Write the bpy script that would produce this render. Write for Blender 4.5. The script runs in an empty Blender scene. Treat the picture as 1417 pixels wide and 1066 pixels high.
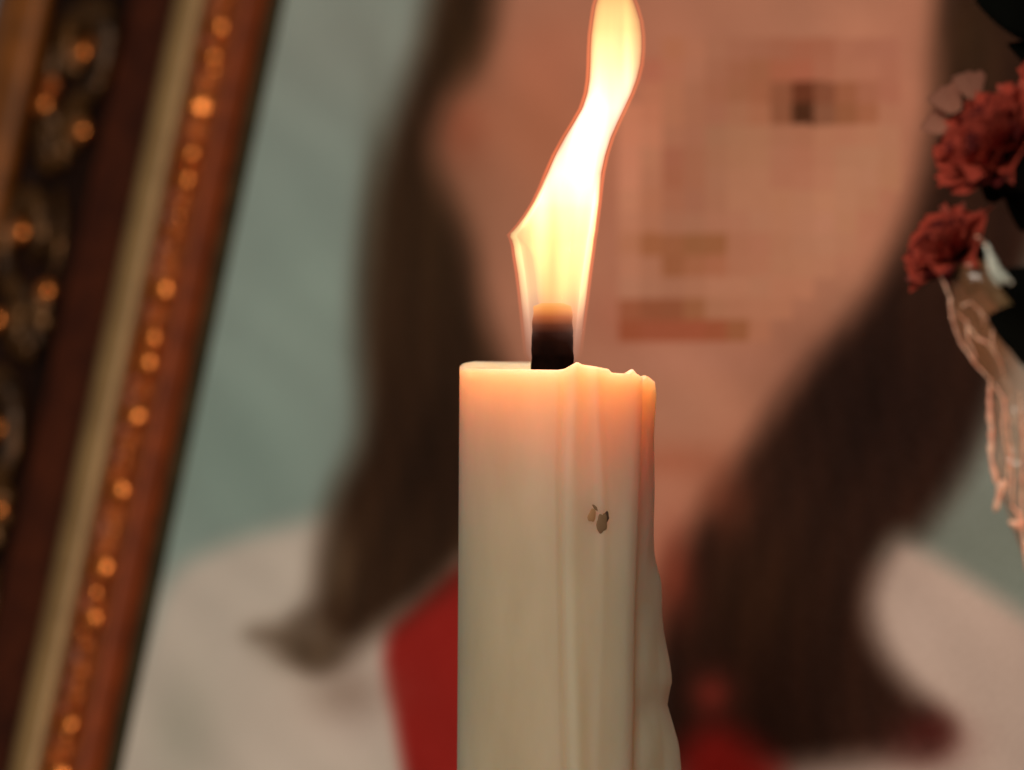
import bpy, bmesh, math, random
import numpy as np
from mathutils import Vector, Matrix
random.seed(7); rng = np.random.default_rng(7)
scene = bpy.context.scene
COL = scene.collection

# ------------------------------------------------------------------ camera
CAM_D = 0.80                      # metres from the lens to the candle's axis
K = 0.126 / 1417 / CAM_D          # metres per photo pixel per metre of distance
CX, CY = 708.5, 533.0
cam = bpy.data.cameras.new('camera')
cam.sensor_width = 36.0
cam.lens = 36.0 * CAM_D / 0.126
cam.clip_start = 0.02; cam.clip_end = 20
cam.dof.use_dof = True
cam.dof.focus_distance = CAM_D - 0.010
cam.dof.aperture_fstop = 17.5
camo = bpy.data.objects.new('camera', cam); COL.objects.link(camo)
camo.location = (0, -CAM_D, 0); camo.rotation_euler = (math.pi / 2, 0, 0)
scene.camera = camo

def P(u, v, y=0.0):               # photo pixel -> point on the vertical plane at depth y
    d = CAM_D + y
    return Vector(((u - CX) * K * d, y, -(v - CY) * K * d))

# ------------------------------------------------------------------ world, lamps, exposure
w = bpy.data.worlds.new('World'); scene.world = w; w.use_nodes = True
bg = w.node_tree.nodes['Background']
bg.inputs[0].default_value = (0.80, 0.86, 0.82, 1); bg.inputs[1].default_value = 0.13
scene.view_settings.view_transform = 'Standard'; scene.view_settings.look = 'None'
scene.view_settings.exposure = 0; scene.view_settings.gamma = 1

def area_lamp(name, loc, target, size, power, col):
    l = bpy.data.lights.new(name, 'AREA'); l.shape = 'DISK'; l.size = size; l.energy = power; l.color = col
    o = bpy.data.objects.new(name, l); COL.objects.link(o); o.location = loc
    o.rotation_euler = (Vector(target) - Vector(loc)).to_track_quat('-Z', 'Y').to_euler()
    return o
area_lamp('room_lamp', (-0.28, -0.94, 0.50), (0.0, 0.15, 0), 0.45, 8.0, (1.0, 0.93, 0.80))

def flame_lamp(u, v, power, rad):
    l = bpy.data.lights.new('flame_light', 'POINT'); l.energy = power; l.shadow_soft_size = rad
    l.color = (1.0, 0.46, 0.29)
    o = bpy.data.objects.new('flame_light', l); COL.objects.link(o); o.location = P(u, v, -0.001)
flame_lamp(772, 345, 0.017, 0.0038)
flame_lamp(815, 215, 0.058, 0.0035)

# a second small flame beyond the right edge glints on the clear wrapping
l2 = bpy.data.lights.new('other_candle_light', 'POINT'); l2.energy = 0.011; l2.shadow_soft_size = 0.004; l2.color = (1.0, 0.55, 0.32)
o2 = bpy.data.objects.new('other_candle_light', l2); COL.objects.link(o2); o2.location = P(1640, 640, -0.085)

c = scene.cycles
c.use_denoising = True
c.max_bounces = 12; c.transparent_max_bounces = 24; c.volume_bounces = 0
c.sample_clamp_indirect = 4.0
c.volume_step_rate = 0.5

# ------------------------------------------------------------------ helpers
def lin(rgb):
    a = np.asarray(rgb, float) / 255.0
    return np.where(a <= 0.04045, a / 12.92, ((a + 0.055) / 1.055) ** 2.4)
def L4(r, g, b): x = lin((r, g, b)); return (float(x[0]), float(x[1]), float(x[2]), 1)

def mesh_obj(name, verts, faces, mat=None, parent=None, smooth=True):
    me = bpy.data.meshes.new(name); me.from_pydata([tuple(v) for v in verts], [], faces); me.update()
    if smooth: me.polygons.foreach_set('use_smooth', [True] * len(me.polygons))
    if mat: me.materials.append(mat)
    o = bpy.data.objects.new(name, me); COL.objects.link(o)
    if parent: o.parent = parent
    return o
def inst(name, me, parent, mtx):
    o = bpy.data.objects.new(name, me); COL.objects.link(o); o.parent = parent; o.matrix_local = mtx
    return o
def empty(name, loc=(0, 0, 0)):
    o = bpy.data.objects.new(name, None); COL.objects.link(o); o.location = loc; o.empty_display_size = 0.01
    return o
def tag(o, label, cat, group=None, kind=None):
    if label: o['label'] = label
    if cat: o['category'] = cat
    if group: o['group'] = group
    if kind: o['kind'] = kind
    return o
def loft(rings, closed=True, cap0=True, cap1=True):
    n = len(rings[0]); V = [p for r in rings for p in r]; F = []
    for i in range(len(rings) - 1):
        for j in range(n if closed else n - 1):
            a = i * n + j; b = i * n + (j + 1) % n
            F.append((a, b, b + n, a + n))
    if closed and cap0: F.append(tuple(range(n - 1, -1, -1)))
    if closed and cap1: F.append(tuple((len(rings) - 1) * n + j for j in range(n)))
    return V, F
def tube(path, rad, n=10):
    rings = []
    path = [Vector(p) for p in path]
    up = Vector((0.12, -1, 0.2)).normalized()
    for i, p in enumerate(path):
        t = (path[min(i + 1, len(path) - 1)] - path[max(i - 1, 0)]).normalized()
        s = t.cross(up).normalized(); q = s.cross(t)
        r = rad(i / (len(path) - 1)) if callable(rad) else rad
        rings.append([p + r * (math.cos(2 * math.pi * k / n) * s + math.sin(2 * math.pi * k / n) * q) for k in range(n)])
    return loft(rings)
def smooth(a, b, x): t = np.clip((x - a) / (b - a), 0, 1); return t * t * (3 - 2 * t)

def new_mat(name):
    m = bpy.data.materials.new(name); m.use_nodes = True
    nt = m.node_tree; return m, nt, nt.nodes['Principled BSDF']
def noise_mat(name, c1, c2, scale=200, rough=0.5, metal=0.0, bump=0.0, spec=0.5, coat=0, detail=4, bscale=None):
    m, nt, b = new_mat(name)
    tc = nt.nodes.new('ShaderNodeTexCoord')
    nz = nt.nodes.new('ShaderNodeTexNoise'); nz.inputs['Scale'].default_value = scale; nz.inputs['Detail'].default_value = detail
    nt.links.new(tc.outputs['Object'], nz.inputs['Vector'])
    cr = nt.nodes.new('ShaderNodeValToRGB'); cr.color_ramp.elements[0].color = c1; cr.color_ramp.elements[1].color = c2
    cr.color_ramp.elements[0].position = 0.35; cr.color_ramp.elements[1].position = 0.65
    nt.links.new(nz.outputs['Fac'], cr.inputs[0]); nt.links.new(cr.outputs[0], b.inputs['Base Color'])
    b.inputs['Roughness'].default_value = rough; b.inputs['Metallic'].default_value = metal
    b.inputs['Specular IOR Level'].default_value = spec; b.inputs['Coat Weight'].default_value = coat
    if bump:
        n2 = nt.nodes.new('ShaderNodeTexNoise'); n2.inputs['Scale'].default_value = bscale or scale * 3; n2.inputs['Detail'].default_value = 3
        nt.links.new(tc.outputs['Object'], n2.inputs['Vector'])
        bp = nt.nodes.new('ShaderNodeBump'); bp.inputs['Strength'].default_value = bump; bp.inputs['Distance'].default_value = 0.0006
        nt.links.new(n2.outputs['Fac'], bp.inputs['Height']); nt.links.new(bp.outputs[0], b.inputs['Normal'])
    return m

# ================================================================== framed portrait
LEAN, YAW = math.radians(17.3), math.radians(40)
sL, cL, sY, cY = math.sin(LEAN), math.cos(LEAN), math.sin(YAW), math.cos(YAW)
EU = Vector((cY, -sY, 0)); EV = Vector((sL * sY, sL * cY, cL)); EN = Vector((-cL * sY, -cL * cY, sL))
PLANE0 = Vector((0, 0.12, 0))
def ray_plane(u, v):              # photo pixel -> (a, b) in the print's own plane
    o = Vector((0, -CAM_D, 0)); d = P(u, v, 0) - o
    t = (PLANE0 - o).dot(EN) / d.dot(EN); q = o + d * t - PLANE0
    return q.dot(EU), q.dot(EV)
A0 = ray_plane(276, 533)
# the print's left edge runs straight up the plane; its other edges lie outside the view
PA0, PA1 = A0[0], A0[0] + 0.178
PB0, PB1 = -0.085, 0.125
FR = Matrix((( *EU, 0), (*EV, 0), (*EN, 0), (0, 0, 0, 1))).transposed()
FR = Matrix(((EU.x, EV.x, EN.x, PLANE0.x), (EU.y, EV.y, EN.y, PLANE0.y), (EU.z, EV.z, EN.z, PLANE0.z), (0, 0, 0, 1)))

portrait = empty('framed_portrait')
portrait.matrix_world = FR
tag(portrait, 'large framed portrait print of a long-haired person, gilt beaded frame, standing behind the candle', 'picture')

# profile of the frame: (outward mm, height mm) -- outward is measured in the print's plane
S = 0.1078                        # mm per photo pixel at the rail
HS = 0.66
def prof(X, h): return ((X * S - cL * sY * h * HS) / cY, h * HS)
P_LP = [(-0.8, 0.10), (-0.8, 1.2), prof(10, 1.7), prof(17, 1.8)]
P_IN = [prof(17, 1.8), prof(30, 4.6), prof(44, 6.6), prof(50, 7.3), prof(54, 7.0)]
P_CH = [prof(54, 7.0), prof(58, 5.8), prof(76, 5.4), prof(96, 5.8), prof(101, 6.8)]
P_GB = [prof(101, 6.8), prof(102, 8.6), prof(107, 10.0), prof(116, 11.0), prof(126, 11.3), prof(136, 11.1), prof(144, 10.0), prof(147, 8.6)]
P_CV = [prof(147, 8.6), prof(152, 7.6), prof(165, 6.2), prof(185, 5.8), prof(205, 5.9), prof(216, 5.5)]
P_SC = [prof(216, 5.5), prof(222, 3.6), prof(240, 3.2), prof(300, 3.2), prof(322, 3.6), prof(330, 6.0)]
P_OR = [prof(330, 6.0), prof(335, 9.5), prof(348, 12.0), prof(370, 13.2), prof(395, 12.4), prof(415, 9.5), prof(424, 5.0), (prof(424, 5.0)[0], -9.0), (-0.8, -9.0), (-0.8, -1.0)]
OUT = max(p[0] for p in P_OR) / 1000.0

wood = noise_mat('dark_stained_wood', L4(54, 20, 7), L4(74, 30, 11), 160, 0.55, 0, 0.25, 0.15)
outer_m = noise_mat('bronzed_outer_rail', L4(104, 58, 20), L4(132, 74, 26), 160, 0.5, 0, 0.25, 0.2)
slope_m = noise_mat('reddish_gilt_slope', L4(106, 44, 14), L4(134, 58, 19), 220, 0.5, 0.2, 0.2, 0.25)
chan_m = noise_mat('bronze_channel', L4(120, 58, 24), L4(156, 78, 32), 260, 0.5, 0.2, 0.4)
lip_shade_m = noise_mat('olive_lip_shade', L4(44, 38, 22), L4(60, 50, 30), 200, 0.7, 0, 0.2, 0.1)  # soft shade along the inner edge, painted as a dark olive strip
bar_m = noise_mat('worn_pale_gilt', L4(138, 104, 62), L4(156, 120, 74), 120, 0.5, 0.15, 0.2)
dark_m = noise_mat('dark_carved_ground', L4(22, 9, 4), L4(34, 15, 7), 140, 0.7, 0, 0.4, 0.1)
scroll_m = noise_mat('old_gilt_scroll', L4(44, 26, 12), L4(104, 66, 28), 260, 0.34, 0.55, 0.8, 0.4)
bead_m = noise_mat('gilt_bead', L4(214, 112, 48), L4(232, 138, 66), 500, 0.24, 0.85, 0.1)
bead_dim = noise_mat('dim_lit_bead', L4(170, 84, 32), L4(196, 104, 44), 500, 0.42, 0.6, 0.3)  # darker copy of the gilt for beads that catch no highlight
back_m = noise_mat('plain_back_board', L4(90, 70, 50), L4(110, 86, 60), 80, 0.8)

# sides: origin corner, run direction, outward direction
SIDES = {
    'left':   ((PA0, PB0), (0, 1), (-1, 0), PB1 - PB0),
    'right':  ((PA1, PB1), (0, -1), (1, 0), PB1 - PB0),
    'top':    ((PA0, PB1), (1, 0), (0, 1), PA1 - PA0),
    'bottom': ((PA1, PB0), (-1, 0), (0, -1), PA1 - PA0)}
def strip(name, pts, side, mat, parent, seg=1):
    (oa, ob), (ra, rb), (na, nb), ln = SIDES[side]
    V, F = [], []
    for i in range(seg + 1):
        for (o_, h) in pts:
            o_ /= 1000.0; h /= 1000.0
            t = -o_ + (ln + 2 * o_) * i / seg
            V.append((oa + ra * t + na * o_, ob + rb * t + nb * o_, h))
    n = len(pts)
    for i in range(seg):
        for j in range(n - 1):
            F.append((i * n + j, i * n + j + 1, (i + 1) * n + j + 1, (i + 1) * n + j))
    o = mesh_obj(name, V, F, mat, parent)
    bm = bmesh.new(); bm.from_mesh(o.data); bmesh.ops.recalc_face_normals(bm, faces=bm.faces); bm.to_mesh(o.data); bm.free()
    return o

# shared bead meshes: low domed studs
def stud(name, mat, flat):
    rings = []
    n = 14
    for k, (r, z) in enumerate([(1.0, 0), (1.0, 0.35), (0.93, 0.62), (0.74, 0.62 + 0.2 * flat), (0.42, 0.62 + 0.32 * flat), (0.1, 0.62 + 0.36 * flat)]):
        rings.append([(r * math.cos(2 * math.pi * j / n), r * math.sin(2 * math.pi * j / n), z) for j in range(n)])
    V, F = loft(rings)
    me = bpy.data.meshes.new(name); me.from_pydata(V, [], F); me.polygons.foreach_set('use_smooth', [True] * len(F)); me.materials.append(mat)
    return me
BEAD = stud('bead', bead_m, 1.0); BEAD2 = stud('bead_dim_lit', bead_dim, 0.8)

# scroll: a spiral leaf curl with a ridge, in millimetres, lying in the plane
def scroll_mesh():
    V, F = [], []
    def add(v, f):
        k = len(V); V.extend(v); F.extend([tuple(i + k for i in q) for q in f])
    path = []
    for i in range(36):
        t = i / 35.0; ang = -1.9 + t * 6.6; r = 6.6 * (1 - 0.74 * t)
        path.append((r * math.cos(ang), 5.2 + 1.15 * r * math.sin(ang), 0.7 + 2.0 * math.sin(math.pi * t) ** .7))
    add(*tube(path, lambda t: 0.5 + 1.7 * math.sin(math.pi * (t * .8 + .16)), 8))
    for i in range(7):                       # fan of acanthus lobes below the curl
        a = math.radians(-96 + 32 * i); k_ = 4.4 - .25 * abs(i - 3)
        path = [(math.sin(a) * k_ * .36 * k, -4.0 - math.cos(a) * k_ * .40 * k, 0.5 + 1.5 * math.sin(k * .85)) for k in (0, 1, 2, 3, 3.6)]
        add(*tube(path, lambda t: 0.5 + 1.35 * math.sin(math.pi * min(1, t * 0.9 + 0.08)), 7))
    add(*tube([(-4, -1, .6), (-5.4, 3, 1.0), (-6.2, 7, .8), (-5.2, 11, .5)], lambda t: .4 + 1.0 * math.sin(math.pi * t), 7))
    me = bpy.data.meshes.new('scroll_ornament'); me.from_pydata([(x / 1000, y / 1000, z / 1000) for x, y, z in V], [], F)
    me.polygons.foreach_set('use_smooth', [True] * len(F)); me.materials.append(scroll_m)
    return me
SCROLL = scroll_mesh()

ch_o, ch_h = prof(77, 5.4); sc_o, sc_h = prof(270, 3.2)
# bead rows down the left rail as the photograph shows them (picture row, bright or dim)
LEFT_BEADS = [(-35, 1), (2, 0), (40, 1), (80, 1), (115, 0), (147, 1), (182, 0), (215, 1), (250, 1), (286, 0), (322, 0), (362, 0), (403, 1), (436, 0), (471, 1), (505, 1),
              (540, 0), (576, 1), (612, 0), (646, 0), (682, 1), (716, 0), (750, 0), (788, 1), (824, 1), (858, 1), (896, 0), (930, 0), (966, 0), (1004, 1), (1040, 0), (1076, 1)]
for side in ('left', 'right', 'top', 'bottom'):
    rail = strip('frame_rail', P_OR, side, outer_m, portrait)
    strip('sight_edge', P_IN, side, slope_m, rail)
    strip('sight_lip', P_LP, side, lip_shade_m, rail)
    strip('bead_channel', P_CH, side, chan_m, rail)
    strip('gilt_bar', P_GB, side, bar_m, rail)
    strip('cove', P_CV, side, wood, rail)
    strip('carved_ground', P_SC, side, dark_m, rail)
    (oa, ob), (ra, rb), (na, nb), ln = SIDES[side]
    spots = []
    if side == 'left':
        for v, k in LEFT_BEADS:
            u = 276 - (v - 533) * 0.2005 - 77
            # depth from the channel's own plane
            o = Vector((0, -CAM_D, 0)); d = P(u, v, 0) - o; P1 = PLANE0 + EN * ch_h / 1000
            q = o + d * ((P1 - o).dot(EN) / d.dot(EN)) - P1
            spots.append((q.dot(EV) - ob, k))
        lo, hi = min(s[0] for s in spots), max(s[0] for s in spots)
        t = lo - 0.0041
        while t > -0.006: spots.append((t, random.random() < 0.5)); t -= 0.0041
        t = hi + 0.0041
        while t < ln + 0.006: spots.append((t, random.random() < 0.5)); t += 0.0041
    else:
        t = 0.0
        while t < ln: spots.append((t, random.random() < 0.5)); t += 0.0046
    for t, k in spots:
        r = (0.0024 if k else 0.0018) * random.uniform(0.84, 1.08)
        m = Matrix.Translation((oa + ra * t + na * ch_o / 1000, ob + rb * t + nb * ch_o / 1000, ch_h / 1000 - 0.0002))
        m = m @ Matrix.Rotation(random.gauss(0, 0.2), 4, 'X') @ Matrix.Rotation(random.gauss(0, 0.2), 4, 'Y') @ Matrix.Diagonal((r, r, r * 0.8, 1))
        inst('bead', BEAD if k else BEAD2, rail, m)
        if side == 'left' and random.random() < .85:
            r2 = r * .62; inst('bead', BEAD2 if k else BEAD, rail, m @ Matrix.Translation((random.uniform(-.5, .5), 1.15, 0)) @ Matrix.Diagonal((.55, .55, .6, 1)))
    nS = int(ln / 0.027)
    for i in range(nS):
        t = ln * (i + 0.35) / nS
        rot = math.atan2(rb, ra) - math.pi / 2
        m = Matrix.Translation((oa + ra * t + na * sc_o / 1000, ob + rb * t + nb * sc_o / 1000, sc_h / 1000)) @ Matrix.Rotation(rot, 4, 'Z')
        if i % 2: m = m @ Matrix.Diagonal((-1, 1, 1, 1))
        inst('scroll_ornament', SCROLL, rail, m @ Matrix.Rotation(random.gauss(0, .25), 4, 'Z') @ Matrix.Diagonal((1.0 * random.uniform(.9, 1.1), 1.4 * random.uniform(.9, 1.1), 0.8, 1)))
        for dx, dy, kk in ((0.0035, 0.0075, 1), (0.0012, 0.0062, 1), (-0.0046, -0.002, 1), (-0.0040, 0.0012, 0), (0.0046, -0.0065, 1)):
            if random.random() < 0.12: continue
            r = random.uniform(0.0015, 0.0021)
            mm = m @ Matrix.Translation((dx, dy, 0.0012)) @ Matrix.Rotation(random.gauss(0, .15), 4, 'X') @ Matrix.Diagonal((r, r, r, 1))
            inst('bead', BEAD if kk else BEAD2, rail, mm)
# back board and easel strut, behind the print
mesh_obj('back_board', [(x, y, z) for z in (-0.0085, -0.004) for x, y in ((PA0 - .004, PB0 - .004), (PA1 + .004, PB0 - .004), (PA1 + .004, PB1 + .004), (PA0 - .004, PB1 + .004))],
         [(3, 2, 1, 0), (4, 5, 6, 7), (0, 1, 5, 4), (1, 2, 6, 5), (2, 3, 7, 6), (3, 0, 4, 7)], back_m, portrait, False)

# ---- the print: colours given as they are seen, row by row of the mosaic over the face
N_ = None
MOSAIC = [  # leftmost blocks carry the flame's glow in their colours
 [N_, N_, (186,108,74),(184,112,84),(170,106,80),(165,102,76),(163,100,74),(163,98,72),(165,96,70),(165,98,72),(172,104,80),(168,102,78),(168,102,80)],
 [N_, (190,100,75),(188,108,80),(180,112,85),(165,102,75),(162,98,70),(160,96,66),(167,94,66),(170,94,68),(168,100,74),(172,106,80),(174,106,82),(168,102,78)],
 [N_, (198,114,82),(186,112,80),(172,106,78),(164,100,72),(160,98,68),(162,96,66),(148,86,58),(122,62,38),(140,80,54),(156,92,62),(162,98,72),(166,100,76)],
 [(215,125,92),(205,118,86),(184,112,80),(170,104,76),(164,102,76),(164,106,76),(166,102,72),(146,86,58),(98,54,32),(140,86,60),(150,90,58),(160,96,66),(168,108,82)],
 [(218,128,96),(206,124,92),(176,108,80),(168,104,78),(160,110,80),(164,114,82),(166,114,82),(164,106,78),(164,104,76),(172,114,84),(172,112,84),(172,116,86),(168,116,88)],
 [(214,130,100),(192,122,90),(168,98,72),(164,102,74),(162,108,78),(166,114,82),(168,116,84),(168,108,82),(170,106,80),(172,114,86),(168,120,90),(168,122,92),(166,116,86)],
 [(212,132,102),(186,116,86),(166,98,70),(164,102,74),(164,110,82),(170,116,86),(172,118,88),(170,108,82),(172,110,84),(176,118,90),(172,124,94),(170,122,94),(166,116,84)],
 [(202,130,98),(184,112,80),(168,102,74),(162,102,76),(164,108,80),(172,118,88),(172,118,88),(172,118,86),(172,120,90),(178,126,94),(172,124,94),(168,118,88)],
 [(194,124,94),(180,112,82),(166,106,80),(162,108,82),(168,110,84),(170,112,86),(170,118,90),(172,118,88),(172,120,92),(176,124,98),(170,122,90)],
 [(184,114,80),(162,96,60),(158,94,60),(152,94,58),(154,94,58),(166,106,78),(170,108,82),(168,114,84),(168,118,90),(170,122,94),(168,118,90)],
 [(186,120,92),(172,110,82),(156,92,58),(162,98,66),(166,100,70),(168,108,80),(170,110,82),(168,116,86),(170,118,88),(170,118,90)],
 [(178,120,94),(168,112,86),(162,106,80),(166,110,82),(172,116,88),(172,116,88),(168,116,88),(172,114,86),(172,114,86)],
 [(160,88,58),(152,84,54),(150,84,54),(154,94,60),(162,108,78),(166,108,80),(168,110,82),(168,110,82)],
 [(160,80,50),(162,82,54),(162,82,54),(162,82,54),(158,82,52),(152,90,56),(164,104,76)]]

def chaikin(p, it=2):
    for _ in range(it):
        q = []
        for i in range(len(p)):
            (x0, y0), (x1, y1) = p[i], p[(i + 1) % len(p)]
            q += [(x0 * .75 + x1 * .25, y0 * .75 + y1 * .25), (x0 * .25 + x1 * .75, y0 * .25 + y1 * .75)]
        p = q
    return p
def sdf(u, v, poly):
    poly = chaikin(poly)
    d = np.full(u.shape, 1e9); inside = np.zeros(u.shape, bool)
    n = len(poly)
    for i in range(n):
        x0, y0 = poly[i]; x1, y1 = poly[(i + 1) % n]
        ex, ey = x1 - x0, y1 - y0
        t = np.clip(((u - x0) * ex + (v - y0) * ey) / (ex * ex + ey * ey + 1e-9), 0, 1)
        d = np.minimum(d, np.hypot(u - x0 - t * ex, v - y0 - t * ey))
        with np.errstate(divide='ignore', invalid='ignore'):
            cr = ((y0 > v) != (y1 > v)) & (u < (x1 - x0) * (v - y0) / (y1 - y0) + x0)
        inside ^= cr
    return np.where(inside, -d, d)

def paint_portrait(u, v):
    C = np.zeros((u.size, 3))
    def full(c): return np.tile(np.array(c, float), (u.size, 1))
    def blob(cx, cy, rx, ry, c, k=1.0):
        nonlocal C
        m = (k * np.exp(-(((u - cx) / rx) ** 2 + ((v - cy) / ry) ** 2)))[:, None]
        C = C * (1 - m) + np.array(c, float) * m
    def layer(poly, c, blur=16):
        nonlocal C
        m = smooth(blur, -blur, sdf(u, v, poly))[:, None]
        C = C * (1 - m) + np.array(c, float) * m
    C = full((124, 127, 112))
    blob(470, 40, 160, 140, (130, 126, 110)); blob(330, 640, 150, 170, (114, 122, 106), .8); blob(420, 420, 90, 130, (127, 132, 115), .8)
    blob(1400, 760, 200, 120, (98, 100, 86))
    # light garment, both shoulders
    layer([(60,1500),(150,1040),(205,880),(235,795),(300,757),(400,727),(470,713),(560,690),(800,690),(800,1500)], (177, 154, 133), 28)
    layer([(1150,760),(1215,775),(1240,738),(1300,775),(1417,850),(1520,930),(1600,1500),(900,1500),(900,1040)], (160, 134, 116), 26)
    blob(430, 1000, 200, 120, (182, 156, 134), .7); blob(500, 960, 70, 70, (170, 140, 124), .6); blob(250, 1010, 60, 90, (154, 138, 116), .7); blob(1270, 870, 50, 60, (166, 140, 122), .7)
    # red neckline
    layer([(520,885),(580,828),(640,770),(760,760),(840,900),(930,930),(960,1500),(600,1500),(562,1060)], (128, 27, 20), 18)
    # face and neck
    layer([(665,-400),(650,20),(615,90),(575,150),(560,205),(575,262),(605,330),(620,400),(650,480),(720,620),(760,900),(945,930),(975,830),(1005,750),(1055,680),(1105,605),(1165,535),(1235,460),(1285,370),(1325,250),(1345,120),(1345,-400)], (158, 100, 74), 20)
    blob(860, 150, 150, 230, (172, 102, 75), .7); blob(740, 180, 90, 120, (160, 90, 60), .7); blob(640, 180, 40, 55, (150, 78, 52), .85); blob(690, 330, 60, 120, (165, 104, 76), .6)  # brighter skin beside the flame has its warm glow painted in
    blob(960, 560, 90, 60, (160, 106, 80), .6); blob(930, 640, 70, 26, (150, 82, 56), .7); blob(950, 500, 130, 25, (164, 106, 82), .6)
    blob(930, 740, 50, 70, (164, 102, 77), .7); blob(1160, 40, 120, 60, (176, 112, 84), .5); blob(1260, 60, 40, 120, (162, 100, 75), .6); blob(1170, 400, 60, 90, (166, 110, 82), .6)
    blob(850, 440, 45, 40, (160, 92, 68), .6); blob(760, 80, 60, 60, (184, 104, 74), .5)
    # hair
    layer([(622,-400),(600,10),(556,130),(520,240),(500,360),(494,460),(502,560),(497,620),(455,690),(440,800),(432,835),(405,870),(420,905),(440,925),(500,892),(560,850),(612,812),(645,775),(740,720),(740,590),(692,492),(662,420),(650,340),(614,265),(598,205),(612,150),(655,88),(692,10),(705,-400)], (46, 27, 15), 36)
    layer([(440,850),(395,862),(335,876),(375,896),(440,930),(470,900)], (96, 74, 56), 30); blob(480, 960, 60, 40, (120, 92, 72), .5)
    blob(470, 780, 26, 60, (88, 66, 46), .45); blob(430, 905, 50, 26, (64, 44, 28), .6); blob(520, 300, 22, 160, (66, 50, 34), .4)
    blob(640, 60, 40, 60, (50, 30, 14), .6); blob(600, 330, 70, 120, (48, 30, 16), .5); blob(600, 640, 80, 100, (32, 17, 9), .7)
    layer([(1308,-400),(1304,70),(1290,180),(1268,270),(1240,345),(1192,430),(1122,507),(1064,578),(1012,655),(955,735),(922,800),(905,880),(898,980),(900,1060),(960,1080),(1080,1062),(1150,1054),(1290,1040),(1316,1015),(1300,985),(1255,950),(1215,900),(1198,840),(1214,780),(1240,742),(1272,742),(1296,710),(1342,640),(1375,560),(1400,470),(1480,200),(1520,-400)], (38, 20, 12), 36)
    blob(1345, 60, 50, 90, (50, 31, 16), .7); blob(1220, 560, 120, 120, (24, 12, 8), .7); blob(1050, 830, 80, 90, (44, 24, 12), .6); blob(935, 800, 30, 70, (118, 48, 30), .7); blob(1000, 690, 36, 50, (112, 54, 34), .55); blob(1280, 1030, 60, 40, (66, 26, 20), .6)
    layer([(560,-620),(640,-700),(960,-780),(1280,-700),(1420,-560),(1440,-300),(1310,-60),(1290,-120),(1180,-230),(960,-280),(800,-230),(700,-130),(650,-60),(590,-60),(540,-200)], (42, 24, 14), 34)
    # strands: slow streaks that follow the fall of the hair
    dark = smooth(85, 45, C.sum(1) / 3) * smooth(105, 75, C[:, 0])
    w1 = np.sin(u * .085 + v * .020 + 2.2 * np.sin(v * .009)) * .5 + np.sin(u * .17 - v * .013 + 1.7 * np.sin(v * .014 + 1)) * .3 + np.sin(u * .033 + v * .006) * .5
    C *= (1 + dark * .10 * w1)[:, None]
    # slow unevenness in the cloth and backdrop
    w2 = np.sin(u * .021 + 1.3 * np.sin(v * .017)) * np.sin(v * .013 + .8) + .6 * np.sin(u * .05 - v * .04 + np.sin(v * .02))
    C *= (1 + (1 - dark) * .022 * w2)[:, None]
    # red garment showing below the hair
    layer([(915,1500),(930,1060),(965,1012),(1000,1004),(1040,1030),(1090,1072),(1140,1500)], (134, 27, 20), 40)
    blob(985, 962, 30, 32, (124, 42, 30), .75); blob(1290, 1010, 30, 25, (70, 24, 18), .6)
    # the mosaic printed over the face
    for r, row in enumerate(MOSAIC):
        for q, col in enumerate(row):
            if col is None: continue
            u0 = 856 + 30 * q; v0 = 53 + 30 * r
            m = (u >= u0) & (u < u0 + 30) & (v >= v0) & (v < v0 + 30)
            lum = np.dot(col, (.3, .55, .15)); skin = np.array((163, 105, 77.)); tone = skin * lum / np.dot(skin, (.3, .55, .15))
            q_ = 0.35 * tone + 0.65 * np.array(col); dv = q_ - skin; C[m] = np.clip(skin + np.where(dv > 0, dv * .75, dv * 1.3), 20, 235) * (0.955, 0.94, 0.925)
    C += rng.normal(0, 1.6, (u.size, 1))
    return C

STEP = 0.00035
na_, nb_ = int((PA1 - PA0 + 0.003) / STEP), int((PB1 - PB0 + 0.003) / STEP)
aa = np.linspace(PA0 - 0.0015, PA1 + 0.0015, na_); bb = np.linspace(PB0 - 0.0015, PB1 + 0.0015, nb_)
GA, GB = np.meshgrid(aa, bb); ga, gb = GA.ravel(), GB.ravel()
W = np.array(PLANE0)[None] + ga[:, None] * np.array(EU)[None] + gb[:, None] * np.array(EV)[None]
dep = W[:, 1] + CAM_D
uu = W[:, 0] / (K * dep) + CX; vv = -W[:, 2] / (K * dep) + CY
col = lin(np.clip(paint_portrait(uu, vv), 2, 255))
E_PRINT = np.array((0.70, 0.605, 0.515))    # the lamplight's warmth, taken out of the ink
col = np.clip(col / E_PRINT, 0, 0.9)
idx = np.arange(na_ * nb_).reshape(nb_, na_)
quads = np.stack([idx[:-1, :-1], idx[:-1, 1:], idx[1:, 1:], idx[1:, :-1]], -1).reshape(-1, 4)
me = bpy.data.meshes.new('portrait_print')
me.vertices.add(na_ * nb_); me.vertices.foreach_set('co', np.stack([ga, gb, np.zeros_like(ga)], -1).ravel())
me.loops.add(quads.size); me.loops.foreach_set('vertex_index', quads.ravel().astype(np.int32))
me.polygons.add(len(quads)); me.polygons.foreach_set('loop_start', (np.arange(len(quads)) * 4).astype(np.int32))
me.update(calc_edges=True)
ca = me.color_attributes.new('ink', 'FLOAT_COLOR', 'POINT')
ca.data.foreach_set('color', np.concatenate([col, np.ones((col.shape[0], 1))], 1).ravel())
pm, nt, b = new_mat('printed_portrait')
at = nt.nodes.new('ShaderNodeVertexColor'); at.layer_name = 'ink'
nt.links.new(at.outputs['Color'], b.inputs['Base Color']); b.inputs['Roughness'].default_value = 0.75; b.inputs['Specular IOR Level'].default_value = 0.04
me.materials.append(pm)
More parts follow.
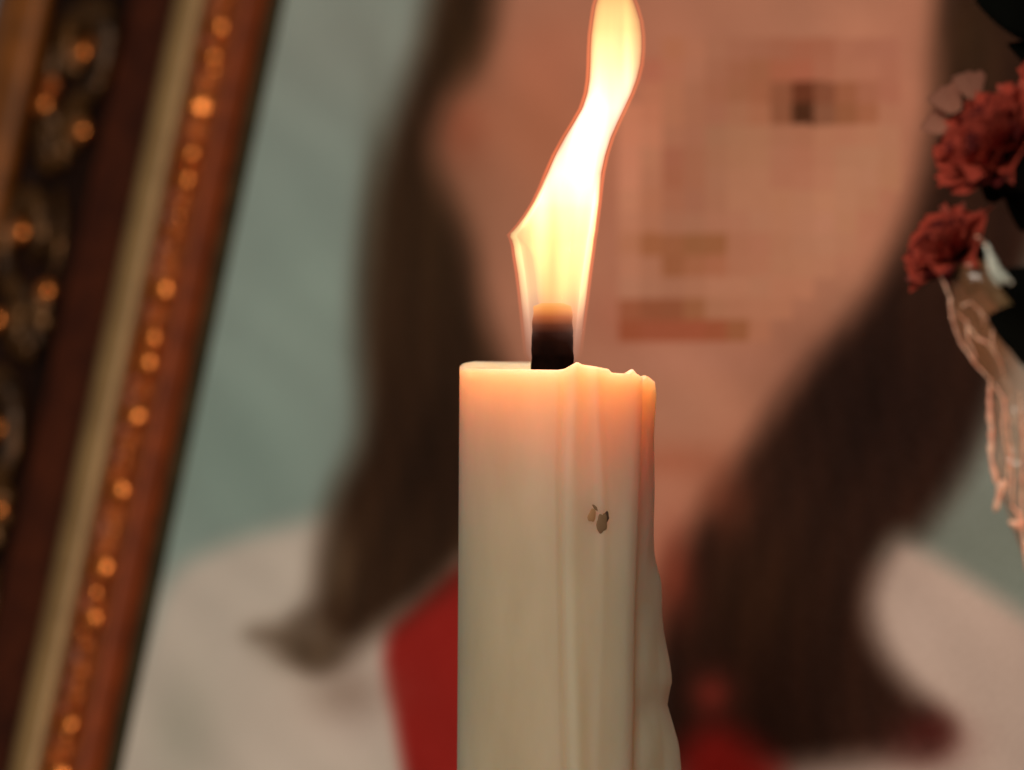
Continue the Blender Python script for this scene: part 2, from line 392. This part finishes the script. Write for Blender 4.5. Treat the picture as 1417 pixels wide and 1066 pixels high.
pr = bpy.data.objects.new('portrait_print', me); COL.objects.link(pr); pr.parent = portrait
pr['label'] = 'printed portrait with dark long hair, red neckline and a pixelated face'

# ------------------------------------------------------------------ table under everything (below the picture)
zs = []
for a_ in (PA0 - OUT, PA1 + OUT):
    for h_ in (-0.009, 0.005): zs.append((FR @ Vector((a_, PB0 - OUT, h_))).z)
TABLE = min(zs) + 0.0003
table_m = noise_mat('dark_table_cloth', L4(60, 40, 30), L4(80, 54, 40), 60, 0.85, 0, 0.3)
tb = mesh_obj('table_surface', [(x, y, z) for z in (TABLE - 0.02, TABLE) for x, y in ((-.3, -.12), (.35, -.12), (.35, .5), (-.3, .5))],
         [(3, 2, 1, 0), (4, 5, 6, 7), (0, 1, 5, 4), (1, 2, 6, 5), (2, 3, 7, 6), (3, 0, 4, 7)], table_m, None, False)
tag(tb, None, None, kind='structure')
# easel strut
q0 = Vector(((PA0 + PA1) / 2, 0.03, -0.0085)); foot = FR @ q0; foot = foot + Vector((0.045, 0.078, 0)); foot.z = TABLE + 0.0005
q1 = FR.inverted() @ foot
mesh_obj('easel_strut', *tube([q0, (q0 + q1) / 2, q1], 0.004, 6), back_m, portrait)

# ================================================================== candle
CU = 771.5; PX = 0.126 / 1417
base = P(CU, 0, 0); base.z = TABLE
candle = empty('candle', base)
tag(candle, 'thick cream wax candle burning with a tall flickering flame, wax runs down its side', 'candle')
def zpx(v): return -(v - CY) * PX - TABLE          # candle-local height of a picture row

wax, nt, b = new_mat('cream_wax')
tc = nt.nodes.new('ShaderNodeTexCoord'); nz = nt.nodes.new('ShaderNodeTexNoise'); nz.inputs['Scale'].default_value = 130; nz.inputs['Detail'].default_value = 5
mp = nt.nodes.new('ShaderNodeMapping'); mp.inputs['Scale'].default_value = (1, 1, 0.35)
nt.links.new(tc.outputs['Object'], mp.inputs[0]); nt.links.new(mp.outputs[0], nz.inputs['Vector'])
cr = nt.nodes.new('ShaderNodeValToRGB'); cr.color_ramp.elements[0].color = L4(180, 160, 132); cr.color_ramp.elements[1].color = L4(195, 175, 147)
cr.color_ramp.elements[0].position = .3; cr.color_ramp.elements[1].position = .7
nt.links.new(nz.outputs['Fac'], cr.inputs[0]); nt.links.new(cr.outputs[0], b.inputs['Base Color'])
b.inputs['Subsurface Weight'].default_value = 0.82; b.inputs['Subsurface Radius'].default_value = (1.45, 0.55, 0.31); b.inputs['Subsurface Scale'].default_value = 0.024
b.inputs['Roughness'].default_value = 0.5; b.inputs['Specular IOR Level'].default_value = 0.3
bp = nt.nodes.new('ShaderNodeBump'); bp.inputs['Strength'].default_value = 0.15; bp.inputs['Distance'].default_value = 0.0004
nt.links.new(nz.outputs['Fac'], bp.inputs['Height']); nt.links.new(bp.outputs[0], b.inputs['Normal'])

# rim height (picture row) round the candle; 0 deg faces the camera, positive to the right
RIM = [(-180, 501), (-120, 500), (-100, 503), (-88, 508), (-70, 510), (-40, 511), (-16, 512), (0, 512.5), (4, 511), (8, 505), (11, 501.5), (14, 505), (20, 507), (28, 510),
       (31, 511), (33, 516), (40, 517), (45.5, 517), (48.5, 511), (51.5, 517), (56, 520), (61, 525), (66, 524), (71, 519.5), (80, 522), (90, 527), (105, 527), (125, 523), (145, 518), (160, 512), (172, 506), (180, 501)]
def rim(th): return np.interp(th, [r[0] for r in RIM], [r[1] for r in RIM])
def gauss(x, m, s): return math.exp(-((x - m) / s) ** 2)
SIL = [(505, 126), (524, 134), (545, 137), (600, 135.5), (660, 134), (720, 133.5), (770, 134), (788, 138), (805, 143), (850, 145), (880, 148), (915, 154), (942, 157.5), (960, 153.5), (975, 152), (1000, 160), (1030, 168), (1066, 171), (1120, 176), (1250, 182), (1600, 190), (2100, 196)]
def body_r(th, v):
    """outer radius in photo pixels at angle th (deg), picture row v"""
    R = 135.5 + np.interp(v, [500, 1066, 1500], [0, 3.5, 6])
    wob = 1.2 * math.sin(v * 0.011 + th * 0.05) + 0.8 * math.sin(v * 0.027 + 1.3)
    # first run: a ridge from the rim's tip down, thickening below
    c1 = 8.5 + np.interp(v, [500, 650, 850, 1066, 1500], [1.0, -1.0, 0.0, 2.0, 3]); k1 = np.interp(v, [500, 600, 800, 900, 1066, 1500], [5.5, 4.0, 2.4, 3.4, 6, 8])
    R += k1 * gauss(th, c1, 4.2 + 0.4 * math.sin(v * .02))
    R -= 2.6 * gauss(th, c1 - 6.5, 1.8)
    # second faint run
    R += np.interp(v, [500, 560, 720, 800, 1500], [3.6, 3.6, 2.6, 1.2, 1.6]) * gauss(th, 24 + 2 * math.sin(v * .01), 3.4)
    # front sheet of wax that ends in an overhanging edge on the right
    e = np.interp(v, [510, 560, 700, 850, 1066, 1500], [57.5, 57.5, 53, 49, 46, 42])
    R += 3.0 * gauss(th, e - 6, 7)
    k = float(smooth(e, e + 2.6, th)) * (1 - float(smooth(115, 150, th)))
    ro = np.interp(v, [q[0] for q in SIL], [q[1] for q in SIL])     # run of wax down the right side
    x = (th - e) / (128 - e)
    hump = np.interp(x, [0, .12, .35, .5, .72, .9, 1], [0, .12, .55, 1, 1, .45, 0])
    low = R - 8.0
    R = R * (1 - k) + k * (low + (ro - low) * hump + 0.7 * math.sin(v * .05 + th * .2))
    if th > -80: R += wob * 0.35
    # small drip on the far left back
    return R
thetas = np.concatenate([np.arange(-180, -80, 6), np.arange(-80, 110, 1.1), np.arange(110, 180, 6)])
rows = list(np.linspace(0, 1, 150) ** 1.3)
TV = CY - TABLE / PX                                 # picture row of the table at the candle
rings = []
for f in reversed(rows):
    ring = []
    for th in thetas:
        top = rim(th) + 2.2; v = top + (TV - 0 * top - top) * f
        r = body_r(th, v) * PX; a = math.radians(th)
        ring.append((r * math.sin(a), -r * math.cos(a), zpx(v)))
    rings.append(ring)
def inner(dr, dv, flat=None):
    ring = []
    for th in thetas:
        v = rim(th) + dv if flat is None else flat
        r = (body_r(th, rim(th) + 4) + dr) * PX; a = math.radians(th)
        ring.append((r * math.sin(a), -r * math.cos(a), zpx(v)))
    return ring
for dr, dv in ((-1.2, 0.8), (-3.5, 0), (-8, 1.0), (-14, 4), (-21, 15)): rings.append(inner(dr, dv))
for dr, fl in ((-32, 552), (-42, 582), (-56, 618), (-74, 652), (-92, 676), (-108, 688), (-120, 690)): rings.append(inner(dr, 0, fl))
V, F = loft(rings)
body = mesh_obj('wax_body', V, F, wax, candle)

for o in (body,):
    bm = bmesh.new(); bm.from_mesh(o.data); bmesh.ops.triangulate(bm, faces=[f for f in bm.faces if len(f.verts) > 4]); bmesh.ops.recalc_face_normals(bm, faces=bm.faces); bm.to_mesh(o.data); bm.free()

# flecks stuck in the wax
fleck_m = noise_mat('brown_soot_fleck', L4(112, 80, 52), L4(134, 98, 66), 2500, 0.7)
fleck_d = noise_mat('dark_soot_fleck', L4(60, 38, 24), L4(84, 56, 36), 2500, 0.7)
def fleck(u, v, rx, rz, mat, rot=0):
    th = math.degrees(math.asin((u - CU) / 136)); r = body_r(th, v) * PX - 0.00005; a = math.radians(th)
    bm = bmesh.new(); bmesh.ops.create_icosphere(bm, subdivisions=3, radius=1)
    for p in bm.verts: p.co *= 1 + .10 * math.sin(p.co.x * 4 + p.co.z * 5 + u) + random.uniform(-.03, .03)
    me = bpy.data.meshes.new('soot_fleck'); bm.to_mesh(me); bm.free(); me.materials.append(mat)
    me.polygons.foreach_set('use_smooth', [True] * len(me.polygons))
    m = Matrix.Translation((r * math.sin(a), -r * math.cos(a), zpx(v))) @ Matrix.Rotation(a, 4, 'Z') @ Matrix.Rotation(rot, 4, 'Y') @ Matrix.Diagonal((rx * PX, 0.00012, rz * PX, 1))
    inst('soot_fleck', me, candle, m)
fleck(830, 721, 8, 14, fleck_m, 0.1); fleck(836, 712, 4.5, 8, fleck_d, -0.1); fleck(819, 710, 7, 11, noise_mat('tan_fleck', L4(150, 104, 66), L4(170, 120, 76), 2000, .7), .5)
fleck(822, 701, 2.2, 7, fleck_m, -.7)

# wick: charred plaited cotton, its tip glowing inside the flame
wick_m, nt, b = new_mat('charred_wick')
tc = nt.nodes.new('ShaderNodeTexCoord'); sp = nt.nodes.new('ShaderNodeSeparateXYZ'); nt.links.new(tc.outputs['Object'], sp.inputs[0])
nz = nt.nodes.new('ShaderNodeTexNoise'); nz.inputs['Scale'].default_value = 900; nt.links.new(tc.outputs['Object'], nz.inputs['Vector'])
cr = nt.nodes.new('ShaderNodeValToRGB'); cr.color_ramp.elements[0].color = (.002, .001, .0008, 1); cr.color_ramp.elements[1].color = (.008, .004, .003, 1)
nt.links.new(nz.outputs['Fac'], cr.inputs[0]); nt.links.new(cr.outputs[0], b.inputs['Base Color']); b.inputs['Roughness'].default_value = .9; b.inputs['Specular IOR Level'].default_value = 0.0
mr = nt.nodes.new('ShaderNodeMapRange'); mr.inputs['From Min'].default_value = zpx(474); mr.inputs['From Max'].default_value = zpx(418)
nt.links.new(sp.outputs['Z'], mr.inputs['Value'])
ec = nt.nodes.new('ShaderNodeValToRGB'); e = ec.color_ramp.elements
e[0].color = (0, 0, 0, 1); e[1].color = (.9, .40, .09, 1)
for ps, cc in ((.22, (.012, .002, .001, 1)), (.42, (.10, .018, .005, 1)), (.62, (.42, .09, .02, 1)), (.82, (.85, .27, .05, 1))):
    q = e.new(ps); q.color = cc
nt.links.new(mr.outputs[0], ec.inputs[0]); nt.links.new(ec.outputs[0], b.inputs['Emission Color']); b.inputs['Emission Strength'].default_value = 1.0
rings = []
wv = list(np.linspace(692, 420, 62))
for v in wv:
    L = np.interp(v, [392, 418, 440, 470, 562], [738, 739, 737, 735.5, 734]); R = np.interp(v, [392, 418, 440, 470, 562], [791, 790, 792, 793, 795])
    cx = ((L + R) / 2 - CU) * PX; hw = (R - L) / 2 * PX * min(1, .25 + .75 * math.sqrt(max(0, (v - 419) / 5))); ring = []
    for k in range(28):
        a = 2 * math.pi * k / 28
        bumpy = 1 + 0.012 * math.sin(3 * a + v * .22) + 0.012 * math.sin(5 * a - v * .3)
        ring.append((cx + hw * bumpy * math.cos(a), -0.002 + hw * .62 * bumpy * math.sin(a), zpx(v)))
    rings.append(ring)
V, F = loft(rings)
mesh_obj('wick', V, F, wick_m, candle)

# flame: glowing gas, so volumes that emit
FL = [(505,737,793),(490,729,801),(470,727,803.5),(440,724,807),(410,721,811),(380,717.5,814.5),(355,713.5,818),(340,711.5,820),(331,708.5,821),(326,705,822),(321,710,823),(312,718,824),(300,727,825.5),(280,739.5,828),(260,749,830),
      (240,757,832.5),(215,768,838),(190,781.5,846),(170,794,855),(150,805.5,864.5),(130,812,874),(110,815,881.5),(90,816,886.5),(70,816.5,888.5),(50,817.5,888.5),(30,820,886),(10,823,880),(-10,829,872.5),(-40,838,863),(-70,845,855),(-95,849.5,851)]
def flame_ring(v, inset=0.0, n=32, dscale=0.8, thin=0.0):
    L = np.interp(-v, [-f[0] for f in FL], [f[1] for f in FL]) + inset + thin * float(smooth(300, 360, np.array(v))); R = np.interp(-v, [-f[0] for f in FL], [f[2] for f in FL]) - inset
    if R < L + 1: R = L + 1
    cx = ((L + R) / 2 - CU) * PX; hw = (R - L) / 2 * PX; dep = min(hw, (44 - inset) * PX) * dscale; ring = []
    spur = gauss(v, 326, 16)
    for k in range(n):
        a = 2 * math.pi * k / n
        x = math.cos(a); y = math.sin(a)
        if x < 0: y *= (1 - 0.65 * spur * abs(x) ** 1.5)
        ring.append((cx + hw * x, -0.0008 + dep * y, zpx(v)))
    return ring
def gas(name, zlist, cols, strengths):
    """emission by height: rows (picture rows), colours and radiance per metre"""
    m = bpy.data.materials.new(name); m.use_nodes = True; nt = m.node_tree; nt.nodes.clear()
    out = nt.nodes.new('ShaderNodeOutputMaterial'); em = nt.nodes.new('ShaderNodeEmission')
    tc = nt.nodes.new('ShaderNodeTexCoord'); sp = nt.nodes.new('ShaderNodeSeparateXYZ'); nt.links.new(tc.outputs['Object'], sp.inputs[0])
    mr = nt.nodes.new('ShaderNodeMapRange'); mr.inputs['From Min'].default_value = zpx(zlist[0]); mr.inputs['From Max'].default_value = zpx(zlist[-1])
    nt.links.new(sp.outputs['Z'], mr.inputs['Value'])
    smax = max(strengths)
    c1 = nt.nodes.new('ShaderNodeValToRGB'); c2 = nt.nodes.new('ShaderNodeValToRGB')
    for cr, vals in ((c1, cols), (c2, [(s / smax,) * 3 for s in strengths])):
        e = cr.color_ramp.elements
        while len(e) > 1: e.remove(e[-1])
        for i, (z, q) in enumerate(zip(zlist, vals)):
            pos = (zlist[0] - z) / (zlist[0] - zlist[-1])
            el = e[0] if i == 0 else e.new(pos)
            el.position = pos; el.color = (*q, 1)
        nt.links.new(mr.outputs[0], cr.inputs[0])
    # streaks that run up the gas
    mp = nt.nodes.new('ShaderNodeMapping'); mp.inputs['Scale'].default_value = (1, 1, .10); nt.links.new(tc.outputs['Object'], mp.inputs[0])
    nz = nt.nodes.new('ShaderNodeTexNoise'); nz.inputs['Scale'].default_value = 330; nz.inputs['Detail'].default_value = 1.5; nt.links.new(mp.outputs[0], nz.inputs['Vector'])
    ms = nt.nodes.new('ShaderNodeMapRange'); ms.inputs['From Min'].default_value = .3; ms.inputs['From Max'].default_value = .7; ms.inputs['To Min'].default_value = smax * .45; ms.inputs['To Max'].default_value = smax * 1.6
    nt.links.new(nz.outputs['Fac'], ms.inputs['Value'])
    mu = nt.nodes.new('ShaderNodeMath'); mu.operation = 'MULTIPLY'; nt.links.new(c2.outputs[0], mu.inputs[0]); nt.links.new(ms.outputs[0], mu.inputs[1])
    nt.links.new(c1.outputs[0], em.inputs['Color']); nt.links.new(mu.outputs[0], em.inputs['Strength'])
    nt.links.new(em.outputs[0], out.inputs['Volume'])
    return m
core_m = gas('flame_gas', [466, 446, 426, 404, 375, 335, 290, 240, 150, 90, 40, -20, -95],
             [(1,.22,.04),(1,.28,.05),(1,.36,.08),(1,.48,.11),(1,.60,.16),(1,.68,.20),(1,.78,.30),(1,.88,.58),(1,.92,.70),(1,.84,.40),(1,.74,.26),(1,.68,.2),(1,.6,.15)],
             [0, 40, 120, 140, 140, 150, 210, 330, 380, 300, 230, 190, 170])
edge_m = gas('flame_sheath_gas', [505, 480, 445, 400, 340, 280, 240],
             [(.6,.5,.5),(.85,.62,.52),(1,.66,.46),(1,.74,.36),(1,.80,.32),(1,.84,.40),(1,.85,.5)],
             [25, 40, 110, 300, 480, 420, 0])
V, F = loft([flame_ring(v, 0.6, thin=22) for v in list(np.linspace(456, 300, 40)) + list(np.linspace(296, -95, 80))])
flame = mesh_obj('flame', V, F, core_m, candle)
flame['label'] = 'tall leaning yellow-white flame with a pointed tip on one side'
# sheath: hollow tongue round the wick (outer wall and inner wall)
outer = [flame_ring(v, -1.0) for v in np.linspace(500, 240, 60)]
innr = [flame_ring(v, np.interp(v, [240, 330, 400, 500], [6, 8, 9, 7])) for v in np.linspace(240, 500, 60)]
V, F = loft(outer + innr, cap0=False, cap1=False)
n = 32; tot = len(V)
for j in range(n): F.append(((tot - n) + j, (tot - n) + (j + 1) % n, (j + 1) % n, j))
sheath = mesh_obj('flame_sheath', V, F, edge_m, flame)
# thin red mantle outside the bright gas
mant_m = gas('flame_mantle_gas', [500, 440, 380, 250, 60, -95], [(1,.30,.18),(1,.22,.10),(1,.16,.06),(1,.15,.05),(1,.18,.05),(1,.2,.06)], [8, 80, 170, 190, 170, 90])
om = [flame_ring(v, -5.5) for v in np.linspace(500, -95, 110)]; im = [flame_ring(v, -1.8) for v in np.linspace(-95, 500, 110)]
V, F = loft(om + im, cap0=False, cap1=False); tot = len(V)
for j in range(n): F.append(((tot - n) + j, (tot - n) + (j + 1) % n, (j + 1) % n, j))
mantle = mesh_obj('flame_mantle', V, F, mant_m, flame)
for o in (flame, sheath, mantle):
    bm = bmesh.new(); bm.from_mesh(o.data); bmesh.ops.triangulate(bm, faces=[f for f in bm.faces if len(f.verts) > 4]); bmesh.ops.recalc_face_normals(bm, faces=bm.faces); bm.to_mesh(o.data); bm.free()

# ================================================================== flowers at the right
FY = -0.066                                           # they stand a little nearer than the candle
FPX = PX * (CAM_D + FY) / CAM_D
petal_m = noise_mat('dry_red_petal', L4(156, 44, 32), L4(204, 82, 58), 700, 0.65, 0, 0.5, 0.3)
petal_d = noise_mat('deep_shaded_red_petal', L4(84, 16, 16), L4(122, 28, 24), 700, 0.7, 0, 0.5, 0.3)
pale_m = noise_mat('pale_pink_petal', L4(150, 92, 74), L4(170, 112, 90), 500, 0.7, 0, 0.3, 0.3)
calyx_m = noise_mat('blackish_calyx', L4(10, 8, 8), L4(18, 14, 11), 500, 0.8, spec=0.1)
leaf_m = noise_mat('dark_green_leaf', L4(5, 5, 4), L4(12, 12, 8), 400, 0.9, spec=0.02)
stem_m = noise_mat('green_stem', L4(46, 52, 24), L4(66, 66, 34), 300, 0.6)
def petal_mesh(mat, seed, fr=0.12):
    r_ = random.Random(seed); V, F = [], []
    nu, nv = 7, 6; ph = r_.uniform(0, 6)
    for i in range(nv):
        t = i / (nv - 1)
        for j in range(nu):
            s = j / (nu - 1) * 2 - 1
            wd = (0.16 + 0.50 * t ** 0.7) * s
            frill = fr * t ** 2 * math.sin(s * 7 + ph)
            V.append((wd, t * (1 + 0.10 * math.sin(s * 9 + ph)) * (1 - .12 * s * s), 0.25 * t * t + frill - 0.14 * s * s * t))
    for i in range(nv - 1):
        for j in range(nu - 1):
            a = i * nu + j; F.append((a, a + 1, a + nu + 1, a + nu))
    me = bpy.data.meshes.new('petal'); me.from_pydata(V, [], F); me.polygons.foreach_set('use_smooth', [True] * len(F)); me.materials.append(mat)
    return me
PET = [petal_mesh(petal_m, s) for s in range(4)] + [petal_mesh(petal_d, s) for s in (5, 6, 7)]
PALE = petal_mesh(pale_m, 9, 0.07)
def leaf_mesh():
    V, F = [], []
    for i in range(9):
        t = i / 8; wd = 0.32 * math.sin(math.pi * min(1, t * .93 + .05)) ** .8
        for s in (-1, -.5, 0, .5, 1): V.append((wd * s, t, 0.12 * abs(s) * wd * 2 + .18 * math.sin(t * 2.4)))
    for i in range(8):
        for j in range(4): a = i * 5 + j; F.append((a, a + 1, a + 6, a + 5))
    me = bpy.data.meshes.new('leaf'); me.from_pydata(V, [], F); me.polygons.foreach_set('use_smooth', [True] * len(F)); me.materials.append(leaf_m)
    return me
LEAF = leaf_mesh()
BASE = P(1560, 0, FY); BASE.z = TABLE
def basis(y, roll):
    y = Vector(y).normalized(); x = y.cross(Vector((0.3, -1, 0.1))).normalized(); z = x.cross(y)
    return Matrix(((x.x, y.x, z.x, 0), (x.y, y.y, z.y, 0), (x.z, y.z, z.z, 0), (0, 0, 0, 1))) @ Matrix.Rotation(roll, 4, 'Y')
def flower(name, u, v, rad, face, label, n_pet, leaves, pale=(), shade_from=0.35, seed=0, dy=0.0):
    r_ = random.Random(seed)
    c0 = P(u, v, FY + dy); f = empty(name, c0); tag(f, label, 'flower', 'red flowers beside the candle')
    face = Vector(face).normalized(); R = rad * FPX
    side = face.orthogonal().normalized(); s2 = face.cross(side)
    for k in range(n_pet):
        t = (k + .5) / n_pet; ang = k * 2.39996 + r_.uniform(-.2, .2)
        tilt = math.radians(8 + 88 * t ** 0.8)                 # inner petals upright, outer ones spread
        d = face * math.cos(tilt) + (side * math.cos(ang) + s2 * math.sin(ang)) * math.sin(tilt)
        ln = R * (0.80 + 0.30 * t) * r_.uniform(.85, 1.1)
        org = -face * R * 0.45
        dk = (Vector((0.6, 0, -0.8)).dot(d) > shade_from)  # petals turned down and right get the deeper red as painted shade
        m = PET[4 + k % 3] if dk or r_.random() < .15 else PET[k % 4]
        y = d; xx = d.cross(face);
        if xx.length < 1e-4: xx = side
        xx.normalize(); zz = xx.cross(y)
        M = Matrix(((xx.x, y.x, zz.x, org.x), (xx.y, y.y, zz.y, org.y), (xx.z, y.z, zz.z, org.z), (0, 0, 0, 1))) @ Matrix.Diagonal((ln * 1.35, ln, ln * .9, 1))
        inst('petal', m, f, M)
    for (du, dv, vec, ln) in pale:
        inst('pale_petal', PALE, f, Matrix.Translation(Vector((du * FPX, 0.002, -dv * FPX))) @ basis(vec, 0.4) @ Matrix.Diagonal((ln * FPX * 1.35, ln * FPX, ln * FPX * .6, 1)))
    # calyx: a ribbed cup behind the petals
    rings = []
    for t, rr in ((0, .12), (.15, .34), (.4, .52), (.75, .56), (1.0, .62), (1.12, .50)):
        p = -face * R * (1.45 - t); rings.append([p + R * rr * (1 + .08 * math.cos(5 * 2 * math.pi * j / 20)) * (side * math.cos(2 * math.pi * j / 20) + s2 * math.sin(2 * math.pi * j / 20)) for j in range(20)])
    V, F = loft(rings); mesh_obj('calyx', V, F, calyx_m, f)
    p0 = -face * R * 1.4; p3 = BASE + Vector((r_.uniform(-.004, .004), r_.uniform(-.004, .004), .001)) - c0
    p1 = p0 - face * .02; p2 = p3 + Vector((-.002, 0, .08))
    path = [(1 - t) ** 3 * p0 + 3 * t * (1 - t) ** 2 * p1 + 3 * t * t * (1 - t) * p2 + t ** 3 * p3 for t in np.linspace(0, 1, 16)]
    mesh_obj('stem', *tube(path, 0.0011, 7), stem_m, f)
    for (lu, lv, vec, ln, roll) in leaves:
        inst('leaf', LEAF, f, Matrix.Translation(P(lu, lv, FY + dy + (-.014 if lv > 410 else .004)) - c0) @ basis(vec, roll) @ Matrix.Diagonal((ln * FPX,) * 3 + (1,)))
    return f
flower('red_flower', 1364, 184, 78, (-.62, -.45, .62), 'larger ruffled red flower with pale petals along its upper edge', 40,
       [(1417, 320, (-.35, .1, 1), 110, .3), (1370, 280, (.3, 0, .9), 90, -.3), (1440, 300, (-.5, 0, .9), 120, .2), (1400, 300, (.2, 0, .8), 80, .9)],
       pale=((-52, -4, (-.85, .15, .62), 32), (-38, -30, (-.6, .15, .8), 40), (-14, -48, (-.3, .15, 1), 38)), seed=1)
flower('red_flower', 1302, 333, 57, (-.66, -.42, .52), 'smaller dark red flower with black calyx just above the clear wrapping', 34,
       [(1346, 408, (-.3, 0, 1), 84, .2), (1362, 396, (-.6, -.1, .8), 70, -.5)], seed=2, shade_from=0.25)
flower('red_flower', 1452, 92, 48, (-.55, -.45, .6), 'red flower half hidden by black leaves beside the larger bloom', 30,
       [(1440, 60, (-.9, 0, .5), 110, .4), (1450, 110, (-.9, 0, .65), 75, .5), (1450, 40, (-1, -.1, .35), 90, .1), (1470, 450, (-.8, -.1, .5), 120, .3), (1490, 470, (-.95, -.1, .25), 130, -.3), (1480, 520, (-.8, -.1, .5), 120, .1)], seed=3, dy=.006)

# clear wrapping round the stems
wrap = empty('clear_wrapping', BASE); tag(wrap, 'crumpled clear wrapping with glinting pinkish edges below the red flowers', 'wrapping')
film, nt, b = new_mat('crinkled_film')
tc = nt.nodes.new('ShaderNodeTexCoord'); nz = nt.nodes.new('ShaderNodeTexNoise'); nz.inputs['Scale'].default_value = 220; nz.inputs['Detail'].default_value = 3; nt.links.new(tc.outputs['Object'], nz.inputs['Vector'])
bp = nt.nodes.new('ShaderNodeBump'); bp.inputs['Strength'].default_value = .8; bp.inputs['Distance'].default_value = .002; nt.links.new(nz.outputs['Fac'], bp.inputs['Height']); nt.links.new(bp.outputs[0], b.inputs['Normal'])
b.inputs['Base Color'].default_value = L4(190, 128, 86); b.inputs['Roughness'].default_value = .16; b.inputs['Specular IOR Level'].default_value = 1.0
tr = nt.nodes.new('ShaderNodeBsdfTransparent'); mx = nt.nodes.new('ShaderNodeMixShader'); mx.inputs[0].default_value = .27
nt.links.new(tr.outputs[0], mx.inputs[1]); nt.links.new(b.outputs[0], mx.inputs[2]); nt.links.new(mx.outputs[0], nt.nodes['Material Output'].inputs['Surface'])
SLV = [(352, 1352), (372, 1300), (400, 1312), (440, 1316), (470, 1326), (500, 1346), (525, 1366), (545, 1370), (600, 1369), (640, 1371), (665, 1382), (690, 1386), (715, 1396), (735, 1402), (760, 1412), (800, 1422), (950, 1460), (1300, 1500), (1980, 1520)]
TVF = CY - TABLE / FPX
rings = []
for v in list(np.arange(374, 820, 6)) + list(np.linspace(830, TVF - 2, 24)):
    Lx = np.interp(v, [s[0] for s in SLV], [s[1] for s in SLV])
    cxp = np.interp(v, [374, 520, 800, TVF], [1420, 1445, 1500, 1560]); rx = cxp - Lx; ry = min(rx, 62) ; ring = []
    for k in range(72):
        a = 2 * math.pi * k / 72
        q = 1 + .05 * math.sin(9 * a + v * .03) + .035 * math.sin(17 * a - v * .05) if abs(math.cos(a) + 1) > .05 else 1
        top = 1.0
        ring.append(Vector(((cxp + rx * q * math.cos(a) - 1560) * FPX, ry * q * math.sin(a) * FPX, zpx(0) * 0 + (TVF - v + (14 * math.sin(5 * a + 1) + 8 * math.sin(11 * a)) * max(0, 1 - (v - 374) / 60)) * FPX)))
    rings.append(ring)
V, F = loft(rings, cap0=False, cap1=False)
# lateral offset: the sleeve's axis follows its perspective at FY
sl = mesh_obj('film_sleeve', V, F, film, wrap)
crease_glint_m = noise_mat('film_edge_glint', L4(232, 150, 120), L4(250, 200, 170), 600, .16, 0, .8, 1.0)  # bright glints on the clear film's edges, painted as pale pink folds
glint_m = noise_mat('silvery_fold_glint', L4(176, 176, 160), L4(214, 210, 194), 500, .3, 0.1, .4, .8)  # whitish glint of the film, put into the fold's colour
def crease(pts, rad, mat=crease_glint_m, dy=-.003, name='fold_glint'):
    path = []
    for i in range(len(pts) - 1):
        for t in np.linspace(0, 1, 6, endpoint=False):
            u = pts[i][0] + (pts[i + 1][0] - pts[i][0]) * t; v = pts[i][1] + (pts[i + 1][1] - pts[i][1]) * t
            path.append(P(u + random.uniform(-.8, .8), v, FY + dy) - BASE)
    path.append(P(*pts[-1], FY + dy) - BASE)
    rr = [rad * .8 * FPX * random.uniform(.5, 1.3) for _ in path]
    mesh_obj(name, *tube(path, lambda t: rr[int(round(t * (len(rr) - 1)))] * (0.25 + .75 * math.sin(math.pi * min(1, max(0, t * .94 + .04))) ** .5), 8), mat, wrap)
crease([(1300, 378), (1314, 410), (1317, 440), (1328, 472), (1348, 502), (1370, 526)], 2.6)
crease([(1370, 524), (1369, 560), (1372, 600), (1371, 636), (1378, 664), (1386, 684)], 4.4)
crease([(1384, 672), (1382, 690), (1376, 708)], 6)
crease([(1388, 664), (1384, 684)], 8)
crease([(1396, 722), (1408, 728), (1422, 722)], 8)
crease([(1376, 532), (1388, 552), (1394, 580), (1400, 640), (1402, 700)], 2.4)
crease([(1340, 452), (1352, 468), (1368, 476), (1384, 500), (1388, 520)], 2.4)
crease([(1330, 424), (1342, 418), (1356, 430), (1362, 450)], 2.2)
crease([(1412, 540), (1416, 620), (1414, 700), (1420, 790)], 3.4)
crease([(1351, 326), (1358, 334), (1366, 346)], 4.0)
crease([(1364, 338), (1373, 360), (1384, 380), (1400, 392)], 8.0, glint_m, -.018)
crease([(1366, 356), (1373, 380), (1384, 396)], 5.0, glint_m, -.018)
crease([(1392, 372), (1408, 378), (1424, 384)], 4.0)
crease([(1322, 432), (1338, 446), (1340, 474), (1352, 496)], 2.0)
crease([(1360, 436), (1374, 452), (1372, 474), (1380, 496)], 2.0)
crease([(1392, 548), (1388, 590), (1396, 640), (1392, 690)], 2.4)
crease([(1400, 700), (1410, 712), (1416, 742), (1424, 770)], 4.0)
